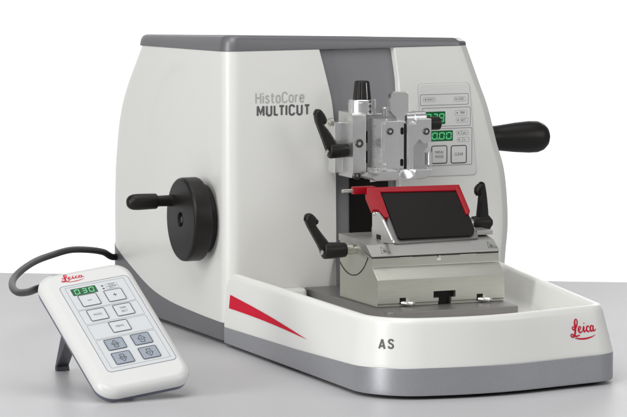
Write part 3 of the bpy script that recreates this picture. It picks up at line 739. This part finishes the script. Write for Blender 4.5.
def onP(px, py, h):      # point of the sloping plane, raised by h, in its own u, v
    o = PB + sn * h; d = ray(px, py); q = EYE + d * ((o - EYE).dot(sn) / d.dot(sn)) - o
    return q.x, q.dot(sd)
def slab(pix, h0, h1, bev=.06): prism(bm, [mP @ V((*onP(px, py, h1), h0)) for px, py in pix], sn * (h1 - h0), bev)
bm = NB(); slab([(380, 189), (456, 187.5), (467, 212), (470.8, 218), (474.6, 228.8), (474, 232.6), (471, 235.2), (401, 238.6), (398.5, 237.2)], 0, .26, .07)
plate = obj('pressure_plate', bm, BLACKM, kh, smooth=30)
bm = NB(); slab([(381, 205), (384, 196), (456, 194), (478.5, 236.3), (477.5, 238), (397, 243.6), (394, 242.5)], -.5, -.02, .05); obj('backing_plate', bm, STEELPLATE, kh, smooth=25)
bm = NB(); slab([(367, 187.3), (459.4, 184.3), (459.6, 187), (456.8, 190.2), (367, 192.2)], -.3, .40, .07); guard = obj('knife_guard', bm, RED, kh, smooth=30)
bm = NB(); slab([(455.2, 187), (459.4, 184.6), (470.2, 210.4), (469.6, 213.2), (466.4, 214)], -.2, .46, .07); obj('guard_arm', bm, RED, guard, smooth=30)
bm = NB(); slab([(367.2, 187.5), (379.6, 189.2), (389.3, 216), (388, 217.6), (384.6, 217.2), (379, 209.8), (373, 209.3), (367, 195)], -.15, .5, .07); obj('guard_arm', bm, RED, guard, smooth=30)
g1 = at(352, 190, 'y', -9.6)
bm = NB(); box(bm, (g1.x, -10.0, g1.z - .42), (12.2, -9.3, g1.z + .32), .08); obj('guard_stub', bm, RED, guard)
bm = NB(); lathe(bm, (g1.x + .1, -9.65, g1.z - .08), (-1, 0, 0), [(0, .2), (1.15, .2), (1.22, .14), (1.25, .02)], 20); obj('guard_pin', bm, CHROME, guard)
q = at(376, 213.5, 'x', 11.0)
bm = NB(); lathe(bm, (10.95, q.y, q.z), (-1, 0, 0), [(0, .2), (.2, .2), (.26, .12)], 18); obj('hinge_pin', bm, CHROME, guard)
# levers
h = at(322.6, 250.8, 'y', -12.0)
lever(kh, h, 2.45, .84, spline([(306.4, 220), (307.6, 215.6), (311.5, 213.9), (315.6, 216.4), (319, 221.4), (318.2, 224), (316.8, 225.2), (323, 234), (331.5, 245.5), (332, 255), (325.5, 257), (319, 245), (308.5, 226)], 3), shaft=1.9)
h = at(489.3, 222.4, 'y', -11)
lever(kh, h, 1.9, .80, spline([(483.2, 182.8), (485.2, 183.6), (486.6, 188), (488.2, 200), (489.6, 219), (488.6, 227.5), (482, 228.5), (479.2, 218), (480.2, 206), (481.2, 194.4), (479.6, 195.2), (477.4, 193.6), (477.4, 188.6), (480, 185)], 3), shaft=.9, flip=-1)

# ================================================================== remote control
rc = thing('remote_control', 'white handheld keypad remote with a small green display, propped up on a dark kickstand', 'remote control', (-21.5, -28, 0))
ld = -75; wd = 2479 / -ld
wv = (Rt * 64.5 + Up * 12 + Fw * wd); lv = (Rt * 53.5 - Up * 81 + Fw * ld)
wv.normalize(); lv.normalize(); nv3 = (lv.cross(wv)).normalized()
if nv3.z < 0: nv3 = -nv3
WC, LC = 6.756, 11.282
O0 = EYE + ray(62, 287) * 360.0
mR = Matrix((wv, -lv, nv3)).transposed().to_4x4(); mR.translation = O0          # u right, v away from the user, n out of the face
def K(u, v): return (u * WC, -v * LC)
mR.translation = O0
for _ in range(60):            # rest its lowest edge on the table
    lowest = min((mR @ V((x, y, -1.74))).z for x, y in rrect(-.30 * WC + .4, -1.255 * LC + .4, 1.1 * WC, .1, 1.4, 10))
    mR.translation += ray(62, 287) * ((lowest - .03) * 3)
print('lowest', lowest)
X0, X1_, Y0, Y1_ = -.30 * WC, 1.125 * WC, -1.255 * LC, .185 * LC
def rr_ring(i, z, r): return [mR @ V((x, y, z)) for x, y in rrect(X0 + i, Y0 + i, X1_ - i, Y1_ - i, (r, r, r * 1.05, r * 1.05), 10)]
bm = NB()
rings(bm, [rr_ring(.08, -1.02, 1.7), rr_ring(0, -.98, 1.75), rr_ring(0, -.72, 1.75), rr_ring(.06, -.5, 1.7), rr_ring(.18, -.28, 1.6), rr_ring(.36, -.12, 1.45), rr_ring(.58, -.03, 1.25), rr_ring(.82, 0, 1.1)], cap0=False)
rbody = obj('housing', bm, REMW, rc, smooth=60)
bm = NB()
rings(bm, [rr_ring(.62, -1.78, 1.25), rr_ring(.34, -1.72, 1.45), rr_ring(.14, -1.5, 1.62), rr_ring(.1, -1.0, 1.67)]); rlow = obj('lower_shell', bm, REMDARK, rc, smooth=50)
# membrane
bm = NB(); mem = rrect(*K(-.06, 1.035), *K(1.0, -.0), .45, 6)
prism(bm, [mR @ V((x, y, .0)) for x, y in mem], nv3 * .02); memb = obj('keypad', bm, REMPANEL, rc, smooth=0)
bm = NB(); outline(bm, mem, .05, mR, .021, .004)
for v0, v1 in ((.025, .298), (.306, .474), (.486, .655), (.666, .995)): outline(bm, rrect(*K(.02, v1), *K(.925, v0), .08, 3), .03, mR, .021, .004)
obj('printed_frames', bm, GREYPRINT, memb, smooth=0)
def key(u0, v0, u1, v1, mk, txts=(), icon=None):
    bm = NB(); x0, y0 = K(u0, v1); x1, y1 = K(u1, v0)
    rings(bm, [[mR @ V((x, y, z)) for x, y in rrect(x0 + i, y0 + i, x1 - i, y1 - i, .14, 4)] for z, i in ((.02, 0), (.05, 0), (.07, .04))]); k = obj('key', bm, mk, memb)
    bm = NB(); outline(bm, rrect(x0 - .02, y0 - .02, x1 + .02, y1 + .02, .15, 4), .075, mR, .073, .004); obj('key_border', bm, INK, k, smooth=0)
    cx, cy = (x0 + x1) / 2, (y0 + y1) / 2; bm = NB()
    mT = mR.copy(); mT.translation = mR @ V((cx, cy, .078))
    for i, s in enumerate(txts):
        text(bm, s, .35 if len(s) > 1 else .95, mT @ Matrix.Translation((0, (.22 - .44 * i) if len(txts) > 1 else 0, 0)), bold=0, sx=.85)
    if icon:
        n, sg = icon
        pts = [(-.22, -.42), (.22, -.42), (.22, .0), (.42, .0), (0, .48), (-.42, .0), (-.22, .0)]
        pts = [(x * .9, y * sg) for x, y in pts]
        m_ = len(pts)
        for i in range(m_):
            a, b = V(pts[i]), V(pts[(i + 1) % m_]); d = (b - a).normalized(); nrm = V((-d.y, d.x)) * .03
            flat(bm, [a + nrm, b + nrm, b - nrm, a - nrm], mT, 0, .004)
        for q in range(n):
            xx = (-.09 + .18 * q) if n > 1 else 0
            flat(bm, [(xx - .03, -.2), (xx + .03, -.2), (xx + .03, .2), (xx - .03, .2)], mT, 0, .004)
    obj('key_symbol', bm, INK, k, smooth=0)
key(.13, .138, .41, .272, REMPANEL, ('\u2013',)); key(.53, .138, .80, .272, REMPANEL, ('+',))
key(.13, .318, .40, .448, REMPANEL, ('MODE',)); key(.53, .318, .80, .448, REMPANEL, ('TRIM', 'SECT'))
key(.335, .495, .615, .618, REMPANEL, ('MEMO',))
key(.125, .68, .405, .803, KEYGREY, icon=(2, 1)); key(.53, .68, .805, .803, KEYGREY, icon=(1, 1))
key(.12, .838, .40, .970, KEYGREY, icon=(2, -1)); key(.53, .838, .80, .970, KEYGREY, icon=(1, -1))
bm = NB(); x0, y0 = K(.085, .13); x1, y1 = K(.465, .05)
prism(bm, [mR @ V((x, y, .021)) for x, y in rrect(x0, y0, x1, y1, .04, 3)], nv3 * .012); d = obj('display', bm, LCD, memb, smooth=0)
bm = NB(); w = x1 - x0; hh = y1 - y0
for i, c in enumerate('030'): seg7(bm, c, x0 + w * (.1 + .29 * i), y0 + hh * .15, w * .2, hh * .7, mR, .034)
obj('figures', bm, LED, d, smooth=0)
bm = NB()
for v, s in ((.075, 'TRIM'), (.108, 'SECT')):
    x, y = K(.545, v); flat(bm, [(x, y - .09), (x + .22, y - .09), (x + .22, y + .09), (x, y + .09)], mR, .022, .004)
    x, y = K(.70, v); mT = mR.copy(); mT.translation = mR @ V((x, y, .026)); text(bm, s, .36, mT, bold=0, sx=.9)
    outline(bm, rrect(x - .62, y - .17, x + .62, y + .17, .12, 3), .02, mR, .022, .004)
obj('lettering', bm, GREYPRINT, memb, smooth=0)
bm = NB(); ux, uy = K(.045, -.045); sw = .36 * WC / 6.1
for i, st in enumerate(SCRIPT): ribbon(bm, [(x, y, w * .95) for x, y, w in st], lambda x, y, h: mR @ V((ux + x * sw, uy + y * sw * .72, .008 + h)), (i % 3) * .004)
obj('script_logo', bm, REDPRINT, rc, smooth=0)
# kickstand under the left half
def under(u, v, z): return mR @ V((u * WC, -v * LC, z))
bm = NB()
a, b = under(-.17, .30, -1.45), under(-.17, .42, -1.45); foot = at(56, 371, 'z', 0)
dirx = V((1, .1, 0)).normalized()
rings(bm, [[a, b, b + wv * 1.3, a + wv * 1.3], [foot + V((0, .35, .5)), foot + V((0, -.3, .5)), foot + V((0, -.3, .5)) + dirx * 1.3, foot + V((0, .35, .5)) + dirx * 1.3],
           [foot + V((0, .4, 0)), foot + V((0, -.45, 0)), foot + V((0, -.45, 0)) + dirx * 1.35, foot + V((0, .4, 0)) + dirx * 1.35]])
bmesh.ops.bevel(bm, geom=bm.edges[:], offset=.1, segments=2, profile=.5, affect='EDGES')
obj('kickstand', bm, STAND, rc, smooth=35)
bm = NB(); p = under(.42, .84, -1.6); lathe(bm, (p.x, p.y, 0), (0, 0, 1), [(0, .5), (max(.05, p.z), .5)], 16); obj('front_foot', bm, STAND, rc)
zmin = min((rlow.matrix_world @ v.co).z for v in rlow.data.vertices)
print('remote low', zmin * 100 )

# ================================================================== cable
e = under(.12, -.17, -.75)
p_ = [V((3.5, 37.5, 6.0)), at(115, 257, 'y', 33), at(103, 252, 'y', 31), at(88, 249.8, 'y', 28), at(70, 250, 'y', 24), at(52, 255, 'y', 20), at(36, 261, 'y', 15), at(22, 270, 'y', 9), at(13.5, 279, 'y', 4), at(12.5, 287, 'y', -2), at(18, 292.3, 'y', -7), at(28, 292, 'y', -12), at(38, 288.5, 'y', -16), at(52, 285, 'y', -17.5), at(66, 281, 'y', -18), V(e) + V((0, 2.2, -.4)), V(e) - V((0, .3, 0))]
print('cable', [tuple(round(c, 1) for c in q) for q in p_])
cb = NB(); tube(cb, [V(q) for q in spline([tuple(q) for q in p_], 12)], .36, 16)
o = obj('control_cable', cb, RUBBER, smooth=60); o['label'] = 'thick black cable looping from behind the machine to the white remote'; o['category'] = 'cable'

# ================================================================== light
w = bpy.data.worlds.new('World'); sc.world = w; w.use_nodes = True
w.node_tree.nodes['Background'].inputs[0].default_value = (1, 1, 1, 1); w.node_tree.nodes['Background'].inputs[1].default_value = .20
def area(name, loc, target, sx, sy, power, col=(1, 1, 1)):
    l = bpy.data.lights.new(name, 'AREA'); l.shape = 'RECTANGLE'; l.size = sx * S; l.size_y = sy * S; l.energy = power; l.color = col
    o = bpy.data.objects.new(name, l); COL.objects.link(o); o.location = V(loc) * S
    o.rotation_euler = (V(target) - V(loc)).to_track_quat('-Z', 'Y').to_euler(); return o
area('key_softbox', (-110, -150, 190), (10, -5, 10), 120, 120, 24.5)
area('top_softbox', (20, 0, 230), (12, -5, 0), 160, 120, 14)
area('strip_light', (-230, -75, 60), (0, 0, 18), 80, 150, 31)
area('front_fill', (190, -205, 115), (15, -10, 14), 110, 110, 14)
area('backdrop_light', tuple(fy * 380 + V((-150, 0, 190))), tuple(bc + V((-20, 0, 40))), 150, 80, 72)
area('backdrop_light', tuple(fy * 380 + V((190, 0, 190))), tuple(bc + V((20, 0, 40))), 150, 80, 72)
area('backdrop_light', tuple(fy * 330 + rx * -420 + V((0, 0, 190))), tuple(bc + rx * -430 + V((0, 0, 60))), 150, 80, 30)  # added lamp for the unseen left stretch, to brighten left-facing metal
sc.view_settings.view_transform = 'Standard'; sc.view_settings.look = 'None'; sc.view_settings.exposure = .1; sc.view_settings.gamma = 1
